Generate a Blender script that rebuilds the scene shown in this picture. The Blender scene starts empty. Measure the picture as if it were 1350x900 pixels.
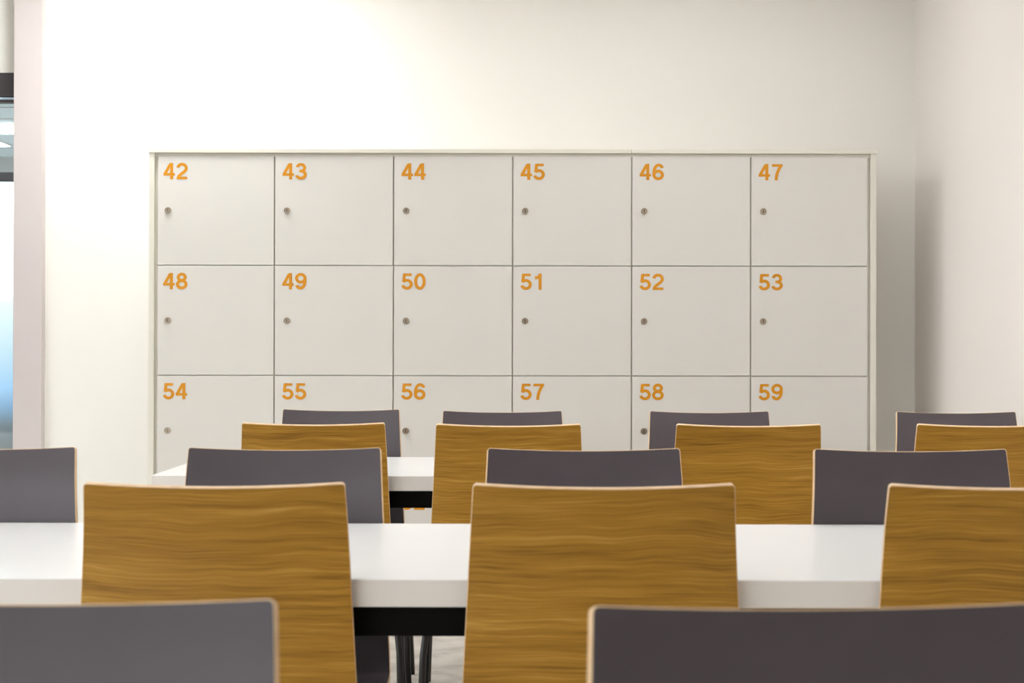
import bpy, bmesh, math, random
from mathutils import Vector, Matrix

random.seed(7)
SC = bpy.context.scene
COL = SC.collection
PI = math.pi

# ------------------------------------------------------------------ camera
F = 2300.0                    # focal length in pixels of the 1350 x 900 frame
CAM_H = 1.08
HORIZON = 462.0
cam_data = bpy.data.cameras.new('camera')
cam_data.sensor_width = 36.0
cam_data.lens = F / 1350.0 * 36.0
cam_data.clip_end = 200
cam = bpy.data.objects.new('camera', cam_data)
COL.objects.link(cam)
cam.location = (0, 0, CAM_H)
pitch = math.atan((HORIZON - 450.0) / F)
cam.rotation_euler = (Matrix.Rotation(PI / 2 + pitch, 3, 'X') @ Matrix.Rotation(math.radians(0.10), 3, 'Z')).to_euler()
cam_data.dof.use_dof = True
cam_data.dof.focus_distance = 6.2
cam_data.dof.aperture_fstop = 11.0
SC.camera = cam

# ------------------------------------------------------------------ world: overcast daylight sky, hazy blue horizon
world = bpy.data.worlds.new('world'); SC.world = world
world.use_nodes = True
nt = world.node_tree; nt.nodes.clear()
wout = nt.nodes.new('ShaderNodeOutputWorld'); wbg = nt.nodes.new('ShaderNodeBackground')
wtc = nt.nodes.new('ShaderNodeTexCoord'); wsep = nt.nodes.new('ShaderNodeSeparateXYZ')
wmr = nt.nodes.new('ShaderNodeMapRange'); wcr = nt.nodes.new('ShaderNodeValToRGB')
nt.links.new(wtc.outputs['Generated'], wsep.inputs[0]); nt.links.new(wsep.outputs['Z'], wmr.inputs['Value'])
wmr.inputs['From Min'].default_value = -0.08; wmr.inputs['From Max'].default_value = 0.08
nt.links.new(wmr.outputs[0], wcr.inputs[0]); nt.links.new(wcr.outputs[0], wbg.inputs[0]); nt.links.new(wbg.outputs[0], wout.inputs[0])
els = wcr.color_ramp.elements
els[0].position = 0.0; els[0].color = (.10, .11, .12, 1)
els[1].position = 1.0; els[1].color = (6.4, 6.25, 6.4, 1)
for p, c in ((.15, (.19, .19, .18, 1)), (.19, (.14, .17, .19, 1)), (.24, (.22, .26, .28, 1)), (.30, (.31, .51, .75, 1)), (.37, (.53, .82, 1.15, 1)), (.505, (.88, 1.06, 1.15, 1)), (.66, (1.3, 1.35, 1.4, 1)), (.78, (3.1, 3.1, 3.2, 1))):
    e = els.new(p); e.color = c
wbg.inputs['Strength'].default_value = 1.0

# ------------------------------------------------------------------ colour management
SC.view_settings.view_transform = 'Standard'
SC.view_settings.look = 'None'
SC.view_settings.gamma = 1.0
SC.view_settings.use_curve_mapping = False
SC.view_settings.exposure = 0.0

# wall washer first, then unseen ceiling panels added as fill: (x, y, emission strength)
PANELS = [(-1.42, 6.72, 42.0), (.6, 6.4, 3.4), (-1.4, 3.9, 7.5), (1.0, 4.2, 12.0), (-1.4, 1.3, 9.0), (-3.5, 1.3, 13.0), (-3.3, 4.6, 8.0)]
CEIL = 2.85

# ------------------------------------------------------------------ materials
def srgb(r, g, b):
    f = lambda c: c / 12.92 if c <= .04045 else ((c + .055) / 1.055) ** 2.4
    return (f(r / 255), f(g / 255), f(b / 255), 1)

def mat(name, color, rough=.5, metal=0.0, spec=.5, emit=None):
    m = bpy.data.materials.new(name); m.use_nodes = True
    b = m.node_tree.nodes['Principled BSDF']
    b.inputs['Base Color'].default_value = color
    b.inputs['Roughness'].default_value = rough
    b.inputs['Metallic'].default_value = metal
    b.inputs['Specular IOR Level'].default_value = spec
    if emit:
        b.inputs['Emission Color'].default_value = emit[0]
        b.inputs['Emission Strength'].default_value = emit[1]
    return m

def N(m, kind): return m.node_tree.nodes.new(kind)
def L(m, a, b): m.node_tree.links.new(a, b)

def mottled(name, c1, c2, scale=3.0, rough=.6, bump=0.0, bscale=200, spec=.4, lo=.35, hi=.65, detail=6):
    m = mat(name, c1, rough, 0, spec)
    b = m.node_tree.nodes['Principled BSDF']
    tc = N(m, 'ShaderNodeTexCoord'); no = N(m, 'ShaderNodeTexNoise'); cr = N(m, 'ShaderNodeValToRGB')
    no.inputs['Scale'].default_value = scale; no.inputs['Detail'].default_value = detail
    L(m, tc.outputs['Object'], no.inputs['Vector']); L(m, no.outputs['Fac'], cr.inputs[0])
    cr.color_ramp.elements[0].position = lo; cr.color_ramp.elements[0].color = c1
    cr.color_ramp.elements[1].position = hi; cr.color_ramp.elements[1].color = c2
    L(m, cr.outputs[0], b.inputs['Base Color'])
    if bump:
        n2 = N(m, 'ShaderNodeTexNoise'); n2.inputs['Scale'].default_value = bscale; n2.inputs['Detail'].default_value = 3
        bp = N(m, 'ShaderNodeBump'); bp.inputs['Strength'].default_value = bump; bp.inputs['Distance'].default_value = .001
        L(m, tc.outputs['Object'], n2.inputs['Vector']); L(m, n2.outputs['Fac'], bp.inputs['Height']); L(m, bp.outputs[0], b.inputs['Normal'])
    return m

def oak(name):
    m = mat(name, srgb(146, 104, 40), .42, 0, .35)
    b = m.node_tree.nodes['Principled BSDF']
    tc = N(m, 'ShaderNodeTexCoord'); oi = N(m, 'ShaderNodeObjectInfo')
    mul = N(m, 'ShaderNodeMath'); mul.operation = 'MULTIPLY'; mul.inputs[1].default_value = 37.0
    comb = N(m, 'ShaderNodeCombineXYZ'); add = N(m, 'ShaderNodeVectorMath'); add.operation = 'ADD'
    L(m, oi.outputs['Random'], mul.inputs[0])
    for k in range(3): L(m, mul.outputs[0], comb.inputs[k])
    L(m, tc.outputs['Object'], add.inputs[0]); L(m, comb.outputs[0], add.inputs[1])
    wn = N(m, 'ShaderNodeTexNoise'); wn.inputs['Scale'].default_value = 4.5; wn.inputs['Detail'].default_value = 2.5
    L(m, add.outputs[0], wn.inputs['Vector'])
    ws = N(m, 'ShaderNodeMath'); ws.operation = 'MULTIPLY_ADD'; ws.inputs[1].default_value = .036; ws.inputs[2].default_value = -.018
    L(m, wn.outputs['Fac'], ws.inputs[0])
    wc = N(m, 'ShaderNodeCombineXYZ'); L(m, ws.outputs[0], wc.inputs[2])
    warp = N(m, 'ShaderNodeVectorMath'); warp.operation = 'ADD'        # the grain wanders up and down along the board
    L(m, add.outputs[0], warp.inputs[0]); L(m, wc.outputs[0], warp.inputs[1])
    def noise(sx, sz, scale, detail, dist):
        mp = N(m, 'ShaderNodeMapping'); mp.inputs['Scale'].default_value = (sx, sz * .2, sz)
        no = N(m, 'ShaderNodeTexNoise'); no.inputs['Scale'].default_value = scale
        no.inputs['Detail'].default_value = detail; no.inputs['Distortion'].default_value = dist
        L(m, warp.outputs[0], mp.inputs['Vector']); L(m, mp.outputs[0], no.inputs['Vector'])
        return no.outputs['Fac']
    broad = noise(1.8, 16, 1.5, 5, 1.3)
    mid = noise(1.5, 62, 1.4, 6, .8)
    fine = noise(4.5, 330, 1.3, 3, .15)
    def mix(a, bb, f):
        x = N(m, 'ShaderNodeMix'); x.data_type = 'FLOAT'; x.inputs[0].default_value = f
        L(m, a, x.inputs[2]); L(m, bb, x.inputs[3]); return x.outputs[0]
    v = mix(mix(broad, mid, .58), fine, .45)
    cr = N(m, 'ShaderNodeValToRGB'); L(m, v, cr.inputs[0])
    e = cr.color_ramp.elements
    e[0].position = .35; e[0].color = OAK[0]
    e[1].position = .67; e[1].color = OAK[3]
    k = e.new(.46); k.color = OAK[1]
    k = e.new(.56); k.color = OAK[2]
    L(m, cr.outputs[0], b.inputs['Base Color'])
    bp = N(m, 'ShaderNodeBump'); bp.inputs['Strength'].default_value = .12; bp.inputs['Distance'].default_value = .0006
    L(m, fine, bp.inputs['Height']); L(m, bp.outputs[0], b.inputs['Normal'])
    return m

OAK = [srgb(124, 84, 16), srgb(156, 112, 32), srgb(173, 127, 43), srgb(198, 154, 74)]
M = {}
M['wall'] = mottled('wall_paint', srgb(245, 242, 235), srgb(247, 244, 237), 1.2, .75, .12, 260, .25)
M['wall_right'] = mottled('wall_paint_right', srgb(246, 238, 233), srgb(247, 240, 235), 1.2, .75, .12, 260, .25)
M['frame_paint'] = mottled('frame_paint', srgb(208, 198, 196), srgb(212, 203, 200), 2, .5, .05, 200, .3)
M['ceiling'] = mottled('ceiling_paint', srgb(245, 245, 244), srgb(247, 247, 246), 2, .8, .1, 300, .2)
M['floor'] = mottled('screed_floor', srgb(178, 170, 160), srgb(214, 208, 199), 7.0, .45, .1, 120, .4, .34, .6, 9)
M['locker'] = mottled('locker_lacquer', srgb(221, 217, 210), srgb(224, 220, 213), 2.0, .5, .04, 500, .35)
M['locker_frame'] = mottled('locker_frame_lacquer', srgb(227, 223, 209), srgb(230, 226, 213), 2.0, .5, .04, 500, .35)
M['orange'] = mat('orange_print', srgb(218, 146, 24), .5, 0, .3)
M['steel'] = mat('satin_steel', srgb(188, 173, 155), .4, 1.0)
M['keyhole'] = mat('keyhole_black', srgb(40, 34, 30), .6)
M['table'] = mottled('table_laminate', srgb(236, 235, 233), srgb(239, 238, 236), 3, .28, .02, 400, .45)
M['table_edge'] = mottled('table_edge_band', srgb(226, 220, 213), srgb(230, 224, 217), 3, .4, .02, 400, .4)
M['black'] = mat('black_steel', srgb(14, 11, 10), .7, 0, .12)
M['tube'] = mat('black_tube', srgb(38, 36, 37), .3, .3, .5)
M['grey'] = mottled('grey_laminate', srgb(68, 58, 63), srgb(72, 62, 67), 9, .36, .05, 900, .65)
M['ply'] = mottled('plywood_edge', srgb(214, 178, 136), srgb(228, 198, 160), 40, .55, 0, 1, .3)
M['oak'] = oak('oak_veneer')
M['dark_frame'] = mat('dark_frame', srgb(62, 54, 58), .4)
M['soffit'] = mat('blue_ceiling', srgb(224, 238, 246), .8)
M['bead'] = mat('pale_bead', srgb(196, 218, 240), .4)
M['grey_band'] = mat('grey_band', srgb(190, 190, 190), .7)
M['lamp_frame'] = mat('lamp_frame', srgb(235, 235, 235), .5)
def lampmat(s, col=(.985, .995, 1, 1)):
    m = bpy.data.materials.new('lamp_diffuser'); m.use_nodes = True
    n = m.node_tree; n.nodes.clear()
    o = n.nodes.new('ShaderNodeOutputMaterial'); e = n.nodes.new('ShaderNodeEmission')
    e.inputs[0].default_value = col; e.inputs[1].default_value = s
    n.links.new(e.outputs[0], o.inputs[0]); return m
def glassmat():
    m = bpy.data.materials.new('clear_glass'); m.use_nodes = True
    n = m.node_tree; n.nodes.clear()
    o = n.nodes.new('ShaderNodeOutputMaterial'); t = n.nodes.new('ShaderNodeBsdfTransparent'); g = n.nodes.new('ShaderNodeBsdfGlossy')
    t.inputs[0].default_value = (.93, .97, .98, 1); g.inputs['Roughness'].default_value = .03
    mx = n.nodes.new('ShaderNodeMixShader'); mx.inputs[0].default_value = .06
    n.links.new(t.outputs[0], mx.inputs[1]); n.links.new(g.outputs[0], mx.inputs[2]); n.links.new(mx.outputs[0], o.inputs[0])
    return m
M['glass'] = glassmat()

# ------------------------------------------------------------------ mesh helpers
def link(name, mesh, parent=None):
    o = bpy.data.objects.new(name, mesh); COL.objects.link(o)
    if parent is not None: o.parent = parent
    return o

def mesh_from(name, verts, faces, mats, midx=None, smooth=False):
    me = bpy.data.meshes.new(name); me.from_pydata(verts, [], faces)
    for m in mats: me.materials.append(m)
    if midx:
        for p, i in zip(me.polygons, midx): p.material_index = i
    if smooth:
        for p in me.polygons: p.use_smooth = True
    me.update(); return me

def box_mesh(name, lo, hi, m, bevel=0.0, seg=2):
    bm = bmesh.new()
    bmesh.ops.create_cube(bm, size=1.0)
    lo = Vector(lo); hi = Vector(hi); c = (lo + hi) / 2; d = hi - lo
    for v in bm.verts: v.co = Vector((v.co.x * d.x, v.co.y * d.y, v.co.z * d.z)) + c
    if bevel:
        bmesh.ops.bevel(bm, geom=bm.edges[:], offset=bevel, segments=seg, affect='EDGES', profile=.5)
    me = bpy.data.meshes.new(name); bm.to_mesh(me); bm.free()
    for k in (m if isinstance(m, (list, tuple)) else [m]): me.materials.append(k)
    return me

def box(name, lo, hi, m, parent=None, bevel=0.0, seg=2):
    return link(name, box_mesh(name, lo, hi, m, bevel, seg), parent)

def tag(o, label=None, cat=None, group=None, kind=None):
    if label: o['label'] = label
    if cat: o['category'] = cat
    if group: o['group'] = group
    if kind: o['kind'] = kind
    return o

def empty(name, loc=(0, 0, 0), rz=0.0):
    o = bpy.data.objects.new(name, None); COL.objects.link(o)
    o.location = loc; o.rotation_euler = (0, 0, rz); o.empty_display_size = .1
    return o

def structure(name, lo, hi, m, label, cat=None, bevel=0):
    o = box(name, lo, hi, m, None, bevel); tag(o, label, cat or name.split('_')[0], None, 'structure'); return o

def tube_mesh(name, pts, r, m, seg=14):
    pts = [Vector(p) for p in pts]
    verts, faces = [], []
    n = len(pts); prev = None
    for i, p in enumerate(pts):
        if i == 0: t = pts[1] - pts[0]
        elif i == n - 1: t = pts[-1] - pts[-2]
        else: t = (pts[i + 1] - pts[i]).normalized() + (pts[i] - pts[i - 1]).normalized()
        t.normalize()
        if prev is None:
            a = Vector((1, 0, 0)) if abs(t.x) < .9 else Vector((0, 1, 0))
            u = t.cross(a).normalized()
        else:
            u = (prev - t * prev.dot(t)).normalized()
        prev = u; w = t.cross(u)
        for k in range(seg):
            a = 2 * PI * k / seg
            verts.append(p + (u * math.cos(a) + w * math.sin(a)) * r)
    for i in range(n - 1):
        for k in range(seg):
            k2 = (k + 1) % seg
            faces.append((i * seg + k, i * seg + k2, (i + 1) * seg + k2, (i + 1) * seg + k))
    faces.append(tuple(range(seg - 1, -1, -1))); faces.append(tuple((n - 1) * seg + k for k in range(seg)))
    me = mesh_from(name, verts, faces, [m])
    for p in me.polygons[:-2]: p.use_smooth = True
    return me

def px(x, dist):            # pixel column -> X at that distance
    return (x - 675.0) / F * dist
def pz(y, dist):            # pixel row -> height at that distance
    return CAM_H - (y - HORIZON) / F * dist

# ------------------------------------------------------------------ the room
YB = 7.47                    # wall behind the lockers
XR = px(1206, YB)            # side wall
XP = px(55, YB - .05)        # edge of the painted frame post beside the glazing
XP2 = px(17, YB - .05)
XL = -5.2; YF = -3.2
GT = pz(95.5, YB)            # top of the glazed opening

structure('floor', (XL - .1, YF - .1, -.1), (XR + .1, YB + .1, 0), M['floor'], 'pale mottled screed floor under the tables and chairs')
structure('ceiling', (XL - .1, YF - .1, CEIL), (XR + .1, YB + .1, CEIL + .1), M['ceiling'], 'flat white ceiling with added oblong fill panels')
structure('wall_back', (XP - .02, YB, 0), (XR + .1, YB + .12, CEIL), M['wall'], 'off-white painted wall behind the lockers')
structure('wall_right', (XR, YF, 0), (XR + .1, YB, CEIL), M['wall_right'], 'pale pinkish white side wall beside the lockers')
WZ0, WZ1 = .85, 2.55
WIN = [(-2.6, -.5), (-.1, 2.0), (2.4, 4.5)]
structure('wall_left', (XL - .2, YF, 0), (XL, YB, WZ0), M['wall'], 'white side wall below the daylight windows, opposite the plain side wall')
structure('wall_left_header', (XL - .2, YF, WZ1), (XL, YB, CEIL), M['wall'], 'white wall strip above the daylight windows', 'wall')
ys = [YF] + [v for w in WIN for v in w] + [YB]
for k in range(0, len(ys), 2):
    structure('wall_left_pier', (XL - .2, ys[k], WZ0), (XL, ys[k + 1], WZ1), M['wall'], 'white wall pier beside the daylight windows', 'wall')
def window(n, loc, rz, h, H, label):
    w3 = empty('window_%d' % n, loc, rz); tag(w3, label, 'window', 'daylight windows', 'structure')
    for lo, hi in (((-.03, -h, 0), (.03, h, .05)), ((-.03, -h, H - .05), (.03, h, H)), ((-.03, -h, .0505), (.03, -h + .05, H - .0505)), ((-.03, h - .05, .0505), (.03, h, H - .0505)), ((-.025, -.02, .0505), (.025, .02, H - .0505))):
        box('frame_bar', lo, hi, M['dark_frame'], w3, .003)
    box('pane', (-.004, -h + .0505, .0505), (.004, -.0205, H - .0505), M['glass'], w3)
    box('pane', (-.004, .0205, .0505), (.004, h - .0505, H - .0505), M['glass'], w3)
for k, (a, b) in enumerate(WIN):
    window(k + 3, (XL - .12, (a + b) / 2, WZ0), 0, (b - a) / 2, WZ1 - WZ0, 'tall daylight window in the side wall opposite the plain wall')
FW = [(-4.8, -3.2), (-3.0, -1.55)]; FZ0, FZ1 = .5, 2.7
structure('wall_front', (XL, YF - .1, 0), (XR, YF, FZ0), M['wall'], 'white wall opposite the lockers, below its windows')
structure('wall_front_header', (XL, YF - .1, FZ1), (XR, YF, CEIL), M['wall'], 'white strip above the windows opposite the lockers', 'wall')
xs = [XL] + [v for w in FW for v in w] + [XR]
for k in range(0, len(xs), 2):
    structure('wall_front_pier', (xs[k], YF - .1, FZ0), (xs[k + 1], YF, FZ1), M['wall'], 'white wall pier beside the windows opposite the lockers', 'wall')
for k, (a, b) in enumerate(FW):
    window(k + 6, ((a + b) / 2, YF - .05, FZ0), PI / 2, (b - a) / 2, FZ1 - FZ0, 'tall daylight window in the wall opposite the lockers')
structure('wall_header', (XL, YB + .02, GT), (XP2, YB + .12, CEIL), M['wall'], 'beige white wall strip above the dark glazing frame', 'wall')
structure('trim_1', (XP2, YB - .05, 0), (XP, YB + .16, CEIL), M['frame_paint'], 'flat pinkish white painted post between glazing and locker wall', 'post', .002)

# glazed partition
win = empty('window_1', (0, YB + .05, 0)); tag(win, 'glazed partition with dark brown top frame showing the next room', 'window', None, 'structure')
GX0 = XL + .02
def wbox(name, lo, hi, m, bevel=0.002):
    return box(name, (lo[0], lo[1] - (YB + .05), lo[2]), (hi[0], hi[1] - (YB + .05), hi[2]), m, win, bevel)
zf = pz(132, YB + .03)
wbox('frame_head', (GX0, YB + .025, zf + .012), (XP2 + .004, YB + .10, GT), M['dark_frame'])
wbox('frame_bead', (GX0, YB + .03, zf), (XP2 + .004, YB + .09, zf + .010), M['bead'])
wbox('frame_bead', (GX0, YB + .03, zf - .012), (XP2 + .004, YB + .085, zf - .001), M['dark_frame'])
wbox('frame_sill', (GX0, YB + .025, 0), (XP2 + .004, YB + .10, .06), M['dark_frame'])
wbox('pane', (GX0, YB + .055, .06), (XP2, YB + .063, zf - .012), M['glass'], 0)

# next room seen through the glass
AX0, AX1, AY0, AY1 = -7.5, XP2 - .02, YB + .12, 15.08
AC = 2.75
structure('floor_next_room', (AX0, AY0 + .001, -.1), (AX1, AY1 + .1, 0), M['floor'], 'pale floor of the room behind the glazing', 'floor')
structure('ceiling_next_room', (AX0, AY0 + .001, AC), (AX1, AY1 + .1, AC + .1), M['soffit'], 'pale blue-grey tiled ceiling behind the glazing', 'ceiling')
structure('wall_next_room_side', (AX1, AY0 + .05, 0), (AX1 + .1, AY1 + .1, AC), M['wall'], 'white side wall of the room behind the glazing', 'wall')
structure('wall_next_room_far_side', (AX0 - .1, AY0, 0), (AX0, AY1 + .1, AC), M['wall'], 'white far side wall of the room behind the glazing', 'wall')
zb1 = pz(228, AY1); zb2 = pz(240, AY1)
structure('wall_next_room_bulkhead', (AX0, AY1, zb1), (AX1, AY1 + .1, AC), M['grey_band'], 'light grey bulkhead above the outer window behind the glazing', 'wall')
w2 = empty('window_2', (0, AY1, 0)); tag(w2, 'bright outer window with dark top rail behind the glazing', 'window', None, 'structure')
box('frame_head', (AX0, 0, zb2), (AX1, .08, zb1), M['dark_frame'], w2, .002)
box('pane', (AX0, .03, .05), (AX1, .038, zb2), M['glass'], w2)
box('frame_sill', (AX0, 0, 0), (AX1, .08, .05), M['dark_frame'], w2, .002)
# dark joints between the ceiling tiles of the next room
for k, yy in enumerate((12.0, 12.6, 13.5, 14.4)):
    box('ceiling_joint', (AX0, yy, AC - .004), (AX1, yy + .02, AC - .0005), M['grey_band'], bpy.data.objects['ceiling_next_room'])
for k, (xx, yy, dx) in enumerate(((-3.75, 13.15, .9), (-4.35, 14.1, .5))):
    lm = empty('ceiling_light', (xx, yy, AC))
    tag(lm, ('long bright ceiling light behind the glazing, nearer the glazing' if k == 0 else 'short bright ceiling light behind the glazing, nearer the outer window'), 'light', 'lights in the next room')
    box('frame', (-dx / 2 - .02, -.24 + .1 * k, -.012), (dx / 2 + .02, .24 - .1 * k, -.001), M['lamp_frame'], lm)
    box('diffuser', (-dx / 2, -.22 + .1 * k, -.016), (dx / 2, .22 - .1 * k, -.0125), lampmat(20, (.93, .97, 1, 1)), lm)

# wall washer and the added fill panels of the room
pf = box_mesh('frame', (-.61, -.31, -.018), (.61, .31, -.001), M['lamp_frame'], .002)
pd = {}
for k, (x, y, s) in enumerate(PANELS):
    lm = empty('wash_fill_panel', (x, y, CEIL)); 
    tag(lm, 'added oblong white fill light panel in the ceiling, out of view', 'light', 'ceiling light panels')
    small = s > 40                          # the wall washer beside the lockers is a short panel
    link('frame', box_mesh('frame', (-.29, -.22, -.018), (.29, .22, -.001), M['lamp_frame'], .002) if small else pf, lm)
    if small: lm['label'] = 'short bright light panel in the ceiling close to the locker wall'
    a, b = (.275, .205) if small else (.59, .29)
    if s not in pd: pd[s] = box_mesh('diffuser', (-a, -b, -.024), (a, b, -.0185), lampmat(s))
    link('diffuser', pd[s], lm)

# ------------------------------------------------------------------ lockers
YL = 6.96                    # door front plane
PW = 157.0 / F * YL; PH = 145.0 / F * YL
X0 = px(204.5, YL)           # left end of the first door column
ZT = pz(205.3, YL)           # top of the first door row
XLs, XRs = px(196, YL), px(1155, YL)
lock = empty('locker_bank', ((XLs + XRs) / 2, YL, 0))
tag(lock, 'off-white bank of lockers with orange door numbers against the wall', 'locker')
OX, OY = lock.location.x, lock.location.y
def lbox(name, lo, hi, m, bevel=.0015):
    return box(name, (lo[0] - OX, lo[1] - OY, lo[2]), (hi[0] - OX, hi[1] - OY, hi[2]), m, lock, bevel)
ztop = pz(196.5, YL); zlid = pz(202.3, YL); zbot = ZT - 4 * PH
XSL, XSR = px(203.2, YL), px(1147.2, YL)
lbox('side_panel', (XLs, YL - .004, 0), (XSL, YB - .005, zlid), M['locker_frame'])
lbox('side_panel', (XSR, YL - .004, 0), (XRs, YB - .005, zlid), M['locker_frame'])
xj = px(832, YL)
lbox('top_panel', (XLs - .002, YL - .008, zlid + .0005), (xj - .0006, YB - .005, ztop), M['locker_frame'])
lbox('top_panel', (xj + .0006, YL - .008, zlid + .0005), (XRs + .002, YB - .005, ztop), M['locker_frame'])
lbox('back_panel', (XSL, YB - .02, zbot), (XSR, YB - .006, zlid), M['locker_frame'])
lbox('plinth', (XSL, YL + .03, 0), (XSR, YL + .05, zbot - .002), M['locker_frame'])
lbox('top_rail', (XSL, YL + .008, ZT - .006), (XSR, YL + .03, zlid), M['locker_frame'], 0)
for c in range(7):           # uprights behind the door joints
    xc = X0 + c * PW
    w = .012
    a, b = xc - w, xc + w
    if c == 0: a = XSL
    if c == 6: b = XSR
    lbox('upright', (a, YL + .0145, zbot), (b, YB - .02, ZT - .0065), M['locker_frame'], 0)
for r in range(1, 5):
    zc = ZT - r * PH
    for c in range(6):
        lbox('shelf', (X0 + c * PW + .0125, YL + .0150, zc - .009), (X0 + (c + 1) * PW - .0125, YB - .021, zc + .009), M['locker_frame'], 0)

# digits as stroked outlines, cap height 1
def arc(cx, cy, rx, ry, a0, a1, n=22):
    return [(cx + rx * math.cos(math.radians(a0 + (a1 - a0) * i / n)), cy + ry * math.sin(math.radians(a0 + (a1 - a0) * i / n))) for i in range(n + 1)]
six = [arc(.335, .315, .245, .235, 90, 450, 36), arc(.36, .47, .27, .45, 190, 82, 22) + arc(.36, .70, .215, .22, 76, 10, 8)]
DIG = {
 '0': [arc(.335, .5, .245, .42, 0, 360, 44)],
 '1': [[(.40, 0), (.40, 1)], [(.10, .735), (.22, .745), (.32, .79), (.385, .90), (.40, .985)]],
 '2': [arc(.335, .68, .245, .24, 172, -28, 24) + [(.46, .46), (.27, .31), (.155, .20), (.12, .11)], [(.025, .08), (.64, .08)]],
 '3': [arc(.325, .715, .215, .205, 168, -90, 24), [(.23, .515), (.34, .515)], arc(.325, .30, .25, .22, 90, -168, 28)],
 '4': [[(.475, 0), (.475, 1)], [(.0, .30), (.665, .30)], [(.085, .325), (.415, .95)]],
 '5': [[(.115, .915), (.60, .915)], [(.185, .97), (.135, .46)], arc(.325, .325, .25, .245, 145, -166, 30)],
 '6': six,
 '7': [[(.02, .91), (.645, .91)], [(.575, .93), (.44, .70), (.335, .44), (.285, .20), (.27, 0)]],
 '8': [arc(.335, .735, .205, .19, 0, 360, 32), arc(.335, .30, .25, .22, 0, 360, 36)],
 '9': [[(.67 - x, 1 - y) for x, y in s] for s in six],
}
def stroke(pts, t):
    v = []; n = len(pts); closed = n > 4 and (Vector(pts[0]) - Vector(pts[-1])).length < 1e-5
    P = [Vector(p) for p in pts]
    for i in range(n):
        if closed and i in (0, n - 1): d = (P[1] - P[0]).normalized() + (P[-1] - P[-2]).normalized()
        elif i == 0: d = P[1] - P[0]
        elif i == n - 1: d = P[-1] - P[-2]
        else: d = (P[i + 1] - P[i]).normalized() + (P[i] - P[i - 1]).normalized()
        d.normalize(); q = Vector((-d.y, d.x))
        v += [P[i] + q * t / 2, P[i] - q * t / 2]
    return v, [(2 * i, 2 * i + 1, 2 * i + 3, 2 * i + 2) for i in range(n - 1)]
def number_mesh(txt, h):
    verts, faces = [], []; ox = 0.0; dep = 0.0
    for ch in txt:
        for s in DIG[ch]:
            t = .158 if len(s) == 2 and abs(s[0][1] - s[1][1]) < 1e-6 else .178
            v, f = stroke(s, t); b = len(verts)
            dep += .00008; verts += [((p.x * 1.06 + ox) * h, -dep, p.y * h) for p in v]
            faces += [tuple(b + i for i in q) for q in f]
        ox += .785
    return mesh_from('number', verts, faces, [M['orange']])
def lock_mesh():
    ring = [(.0132, 0), (.0132, -.005), (.0120, -.007), (.0092, -.007), (.0086, -.0045), (.0076, -.0045), (.0070, -.0070), (.0, -.0070)]
    seg = 24; verts, faces, mi = [], [], []
    for r, y in ring[:-1]:
        for k in range(seg):
            a = 2 * PI * k / seg; verts.append((r * math.cos(a), y, r * math.sin(a)))
    for i in range(len(ring) - 2):
        for k in range(seg):
            k2 = (k + 1) % seg
            faces.append((i * seg + k, i * seg + k2, (i + 1) * seg + k2, (i + 1) * seg + k)); mi.append(1 if i == 4 else 0)
    faces.append(tuple((len(ring) - 2) * seg + k for k in range(seg))); mi.append(0)
    b = len(verts)
    for x, z in ((-.002, -.005), (.002, -.005), (.002, .005), (-.002, .005)): verts.append((x, -.0073, z))
    faces.append((b, b + 1, b + 2, b + 3)); mi.append(1)
    return mesh_from('lock', verts, faces, [M['steel'], M['keyhole']], mi)
LOCKM = lock_mesh()
G = .0025
DL = [2.2 / F * YL] + [0] * 5; DR = [0] * 5 + [2.0 / F * YL]       # the outer columns leave a wider reveal
doorm = [box_mesh('door', (DL[c], 0, -PH + 2 * G * .7), (PW - 2 * G - DR[c], .0135, 0), M['locker'], .0012) for c in (0, 1, 5)]
doorm = [doorm[0]] + [doorm[1]] * 4 + [doorm[2]]
num = 42
for r in range(4):
    for c in range(6):
        dx = X0 + c * PW + G; dz = ZT - r * PH - G * .7
        if c == 0: dx += .0
        d = link('door', doorm[c], lock); d.location = (dx - OX, 0, dz)
        n = link('number', number_mesh(str(num), 21.5 / F * YL), d); n['label'] = 'orange printed number %d' % num
        n.location = (9.6 / F * YL, -.0007, -31.0 / F * YL)
        k = link('lock', LOCKM, d); k['label'] = 'round steel key lock'
        k.location = (15.7 / F * YL, 0, -72.0 / F * YL)
        num += 1

# ------------------------------------------------------------------ tables
HT = .732; TT = .0425
def table(x0, x1, y0, y1, yaw, label, leg_inset=0.0):
    cx, cy = (x0 + x1) / 2, (y0 + y1) / 2
    t = empty('table', (cx, cy, 0), yaw)
    tag(t, label, 'table', 'white tables')
    w, d = (x1 - x0) / 2, (y1 - y0) / 2
    o = box('table_top', (-w, -d, HT - TT), (w, d, HT), [M['table'], M['table_edge']], t, .0015, 1)
    for p in o.data.polygons:
        if abs(p.normal.z) < .6: p.material_index = 1
    za, zb = HT - TT - .05, HT - TT - .0005
    ins = .035
    box('frame_rail', (-w + ins, -d + ins, za), (w - ins, -d + ins + .03, zb), M['black'], t, .002)
    box('frame_rail', (-w + ins, d - ins - .03, za), (w - ins, d - ins, zb), M['black'], t, .002)
    box('frame_rail', (-w + ins, -d + ins + .0305, za), (-w + ins + .03, d - ins - .0305, zb), M['black'], t, .002)
    box('frame_rail', (w - ins - .03, -d + ins + .0305, za), (w - ins, d - ins - .0305, zb), M['black'], t, .002)
    for sx in (-1, 1):
        for sy in (-1, 1):
            ax = sx * (w - ins - .021) - (leg_inset if sx > 0 else 0); ay = sy * (d - ins - .021)
            box('leg', (ax - .02, ay - .02, 0), (ax + .02, ay + .02, za - .0005), M['black'], t, .003)
    return t
xt = px(201, 4.85)
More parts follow.
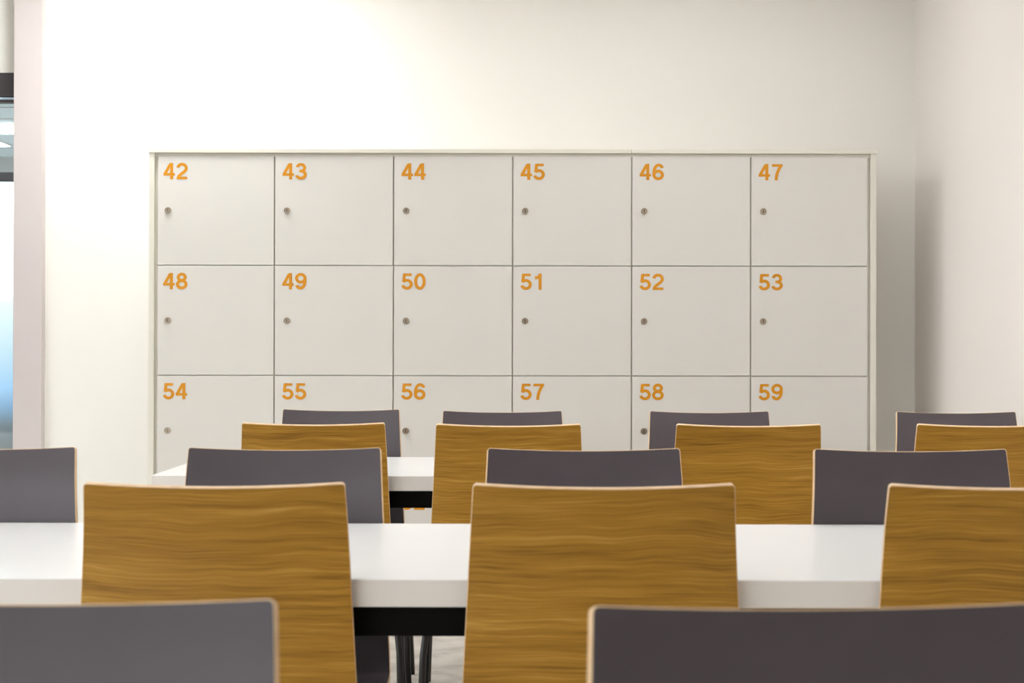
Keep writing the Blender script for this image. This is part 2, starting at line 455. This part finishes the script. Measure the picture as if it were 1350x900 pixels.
table(-1.47, XR - .12, 2.655, 3.509, math.radians(-.35), 'long white table with black frame between the two middle chair rows')
table(xt, XR - .12, 4.842, 5.696, math.radians(-.35), 'long white table with black frame standing nearest the lockers', .55)

# ------------------------------------------------------------------ chairs
PROFILE = [(.205, .412), (.196, .430), (.160, .440), (.07, .436), (-.04, .426), (-.135, .419), (-.182, .428), (-.204, .465), (-.214, .535), (-.221, .635), (-.225, .735), (-.231, .808), (-.246, .8755)]
def catmull(P, n=14):
    out = []
    P = [Vector(p) for p in P]; Q = [2 * P[0] - P[1]] + P + [2 * P[-1] - P[-2]]
    for i in range(1, len(Q) - 2):
        for k in range(n):
            t = k / n
            a, b, c, d = Q[i - 1], Q[i], Q[i + 1], Q[i + 2]
            out.append(.5 * ((2 * b) + (c - a) * t + (2 * a - 5 * b + 4 * c - d) * t * t + (3 * b - a - 3 * c + d) * t ** 3))
    out.append(P[-1]); return out
CURVE = catmull(PROFILE)
SLEN = [0.0]
for a, b in zip(CURVE, CURVE[1:]): SLEN.append(SLEN[-1] + (b - a).length)
STOT = SLEN[-1]
def curve_at(s):
    if s <= 0: t = (CURVE[1] - CURVE[0]).normalized(); return CURVE[0] + t * s, t
    if s >= STOT: t = (CURVE[-1] - CURVE[-2]).normalized(); return CURVE[-1] + t * (s - STOT), t
    for i in range(len(SLEN) - 1):
        if SLEN[i + 1] >= s:
            f = (s - SLEN[i]) / max(1e-9, SLEN[i + 1] - SLEN[i])
            p = CURVE[i].lerp(CURVE[i + 1], f)
            t0 = (CURVE[i + 1] - CURVE[max(i - 1, 0)]).normalized(); t1 = (CURVE[min(i + 2, len(CURVE) - 1)] - CURVE[i]).normalized()
            return p, t0.lerp(t1, f).normalized()
SB = SLEN[14 * 6]            # where the seat turns into the backrest
HWTOP, HWLOW, HWSEAT = .1957, .219, .219
def smooth(a, b, x):
    x = min(1, max(0, (x - a) / (b - a))); return x * x * (3 - 2 * x)
def halfw(s):
    f = (STOT - s) / (STOT - SB)
    if f < 1: return HWTOP + (HWLOW - HWTOP) * f
    return HWLOW + (HWSEAT - HWLOW) * min(1, (SB - s) / .2)
SAG, DIP, TH = .011, .004, .0116
def surf(s, u, n):
    p, t = curve_at(s)
    nrm = Vector((-t.y, t.x))                   # points up from the seat, forward from the back
    nrm = Vector((t.y, -t.x)); 
    if s < SB * .9 and nrm.y < 0: nrm = -nrm
    elif s >= SB * .9 and nrm.x < 0: nrm = -nrm
    k = smooth(SB, SB + .12, s)                 # the back is curved sideways, the seat nearly flat
    q = (u / HWTOP) ** 2
    off = n + SAG * q * (.25 + .75 * k)
    lift = DIP * q * smooth(STOT - .2, STOT, s)
    y = p.x + nrm.x * off + t.x * lift; z = p.y + nrm.y * off + t.y * lift
    slope = -2 * SAG * u / HWTOP ** 2 * (.25 + .75 * k)
    return (u + slope * n, y, z)
RC = .0062
def shell_part(name, s0, s1, end0, end1):
    """bent plywood sheet between two lengths: grey face up or front, oak face below or behind, light edge"""
    nu = 16; b = .0013
    def rows(inset):
        lo = s0 + (inset if end0 else 0); hi = s1 - (inset if end1 else 0)
        r = RC - inset
        S = []
        if end0: S += [lo + r * (1 - math.cos(math.radians(a))) for a in (0, 15, 30, 45, 60, 75, 90)]
        else: S += [lo]
        a0, a1 = (lo + r if end0 else lo), (hi - r if end1 else hi)
        S += [a0 + (a1 - a0) * i / 24 for i in range(1, 24)]
        if end1: S += [hi - r * (1 - math.cos(math.radians(a))) for a in (90, 75, 60, 45, 30, 15, 0)]
        else: S += [hi]
        out = []
        for s in S:
            hw = halfw(s) - inset
            if end0 and s < lo + r: hw -= r - math.sqrt(max(0, r * r - (lo + r - s) ** 2))
            if end1 and s > hi - r: hw -= r - math.sqrt(max(0, r * r - (s - hi + r) ** 2))
            out.append((s, hw))
        return out
    verts, faces, mi = [], [], []
    R = rows(b); n = len(R)
    def grid(nn, flip, m):
        base = len(verts)
        for s, hw in R:
            for j in range(nu + 1): verts.append(surf(s, hw * (2 * j / nu - 1), nn))
        for i in range(n - 1):
            for j in range(nu):
                q = (base + i * (nu + 1) + j, base + i * (nu + 1) + j + 1, base + (i + 1) * (nu + 1) + j + 1, base + (i + 1) * (nu + 1) + j)
                faces.append(q[::-1] if flip else q); mi.append(m)
        return base
    g = grid(TH / 2, True, 0); o = grid(-TH / 2, False, 1)
    def path(rws):                                # boundary path in (s, u); open where the other part joins
        p = []
        if end0: p += [(rws[0][0], rws[0][1] * (1 - 2 * j / nu)) for j in range(0, nu)]
        left = [(s, -hw) for s, hw in rws]
        right = [(s, hw) for s, hw in rws]
        if end0 and end1: raise ValueError
        if end1: return left + [(rws[-1][0], rws[-1][1] * (2 * j / nu - 1)) for j in range(1, nu)] + right[::-1]
        return left[::-1] + [(rws[0][0], rws[0][1] * (2 * j / nu - 1)) for j in range(1, nu)] + right
    Pin, Pout = path(rows(b)), path(rows(0.0))
    c = b * .29
    Pmid = [((a[0] * .3 + d[0] * .7), (a[1] * .3 + d[1] * .7)) for a, d in zip(Pin, Pout)]
    loops = [(Pin, TH / 2), (Pmid, TH / 2 - c), (Pout, TH / 2 - b), (Pout, -(TH / 2 - b)), (Pmid, -(TH / 2 - c)), (Pin, -TH / 2)]
    st = []
    for P, nn in loops:
        st.append(len(verts))
        for s, u in P: verts.append(surf(s, u, nn))
    for a in range(len(loops) - 1):
        for i in range(len(Pin) - 1):
            q = (st[a] + i, st[a] + i + 1, st[a + 1] + i + 1, st[a + 1] + i)
            faces.append(q); mi.append(2)
    me = mesh_from(name, verts, faces, [M['grey'], M['oak'], M['ply']], mi, True)
    return me

def make_chair():
    root = empty('plywood_chair')
    seat = link('seat', shell_part('seat', 0.0, SB, True, False), root)
    back = link('backrest', shell_part('backrest', SB, STOT, False, True), root)
    R_ = .0094
    for sx in (-1, 1):
        link('leg', tube_mesh('leg', [(sx * .186, .11, .415), (sx * .198, .130, .412), (sx * .216, .143, .395), (sx * .233, .153, .24), (sx * .242, .165, .0)], R_, M['tube']), root)
        link('leg', tube_mesh('leg', [(sx * .186, -.10, .408), (sx * .198, -.125, .405), (sx * .216, -.140, .388), (sx * .233, -.170, .24), (sx * .242, -.205, .0)], R_, M['tube']), root)
        link('seat_rail', tube_mesh('seat_rail', [(sx * .178, .12, .4150), (sx * .178, -.11, .4030)], .0088, M['tube']), root)
    link('cross_bar', tube_mesh('cross_bar', [(-.1675, .09, .413), (.1675, .09, .413)], .0085, M['tube']), root)
    link('cross_bar', tube_mesh('cross_bar', [(-.1675, -.07, .405), (.1675, -.07, .405)], .0085, M['tube']), root)
    return root

def copy_tree(o, parent=None):
    c = o.copy(); COL.objects.link(c); c.parent = parent
    for ch in [x for x in bpy.data.objects if x.parent == o]: copy_tree(ch, c)
    return c

TOPY = -.246
proto = make_chair()
first = [True]
def chair(xc, dist, faces_camera, yaw, label, group):
    """xc: pixel column of the middle of the backrest's top edge; dist: its distance"""
    o = proto if first[0] else copy_tree(proto)
    first[0] = False
    rz = (PI if faces_camera else 0) + math.radians(yaw)
    top = Vector((px(xc, dist), dist, 0))
    o.location = top - Matrix.Rotation(rz, 3, 'Z') @ Vector((0, TOPY, 0))
    o.rotation_euler = (0, 0, rz)
    tag(o, label, 'chair', group)

def chairs(rows, label, group):
    for xc, dist, faces_camera, yaw, which in rows: chair(xc, dist, faces_camera, yaw, label + ', ' + which, group)
chairs([(450.5, 5.87, True, 0, "next to its free end"), (662.5, 5.745, True, 1.2, 'second from free end'),
        (934.5, 5.745, True, .6, 'third from free end'), (1259, 5.74, True, .2, 'beside side wall')],
       'grey-fronted chair on locker side of table nearest lockers', 'chairs on the locker side of the locker table')
chairs([(413, 4.775, False, 0, 'next to its free end'), (670.5, 4.72, False, .6, 'second from free end'),
        (987.5, 4.735, False, 0, 'third from free end'), (1305, 4.76, False, -1.5, 'beside side wall')],
       'chair showing oak back at the table nearest the lockers', 'oak-backed chairs on the open side of the locker table')
chairs([(-24, 3.568, True, .8, 'nearest glazed partition'), (376.5, 3.562, True, .8, 'second from glazed partition'),
        (769.5, 3.555, True, 1.0, 'third from glazed partition'), (1198, 3.55, True, .8, 'beside side wall')],
       'grey-fronted chair on locker side of the middle table', 'chairs on the locker side of the middle table')
chairs([(282, 2.608, False, 0, 'nearest glazed partition'), (797, 2.601, False, 1.0, 'between two other oak backs'),
        (1347, 2.600, False, -.6, 'beside side wall')],
       'chair showing broad oak back at the middle table', 'oak-backed chairs on the open side of the middle table')
chairs([(45, 1.40, True, .8, 'on the glazed partition side'), (1099, 1.385, True, 5.0, 'on the plain side wall side')],
       'grey-fronted chair in the row farthest from lockers', 'chairs of the row farthest from the lockers')
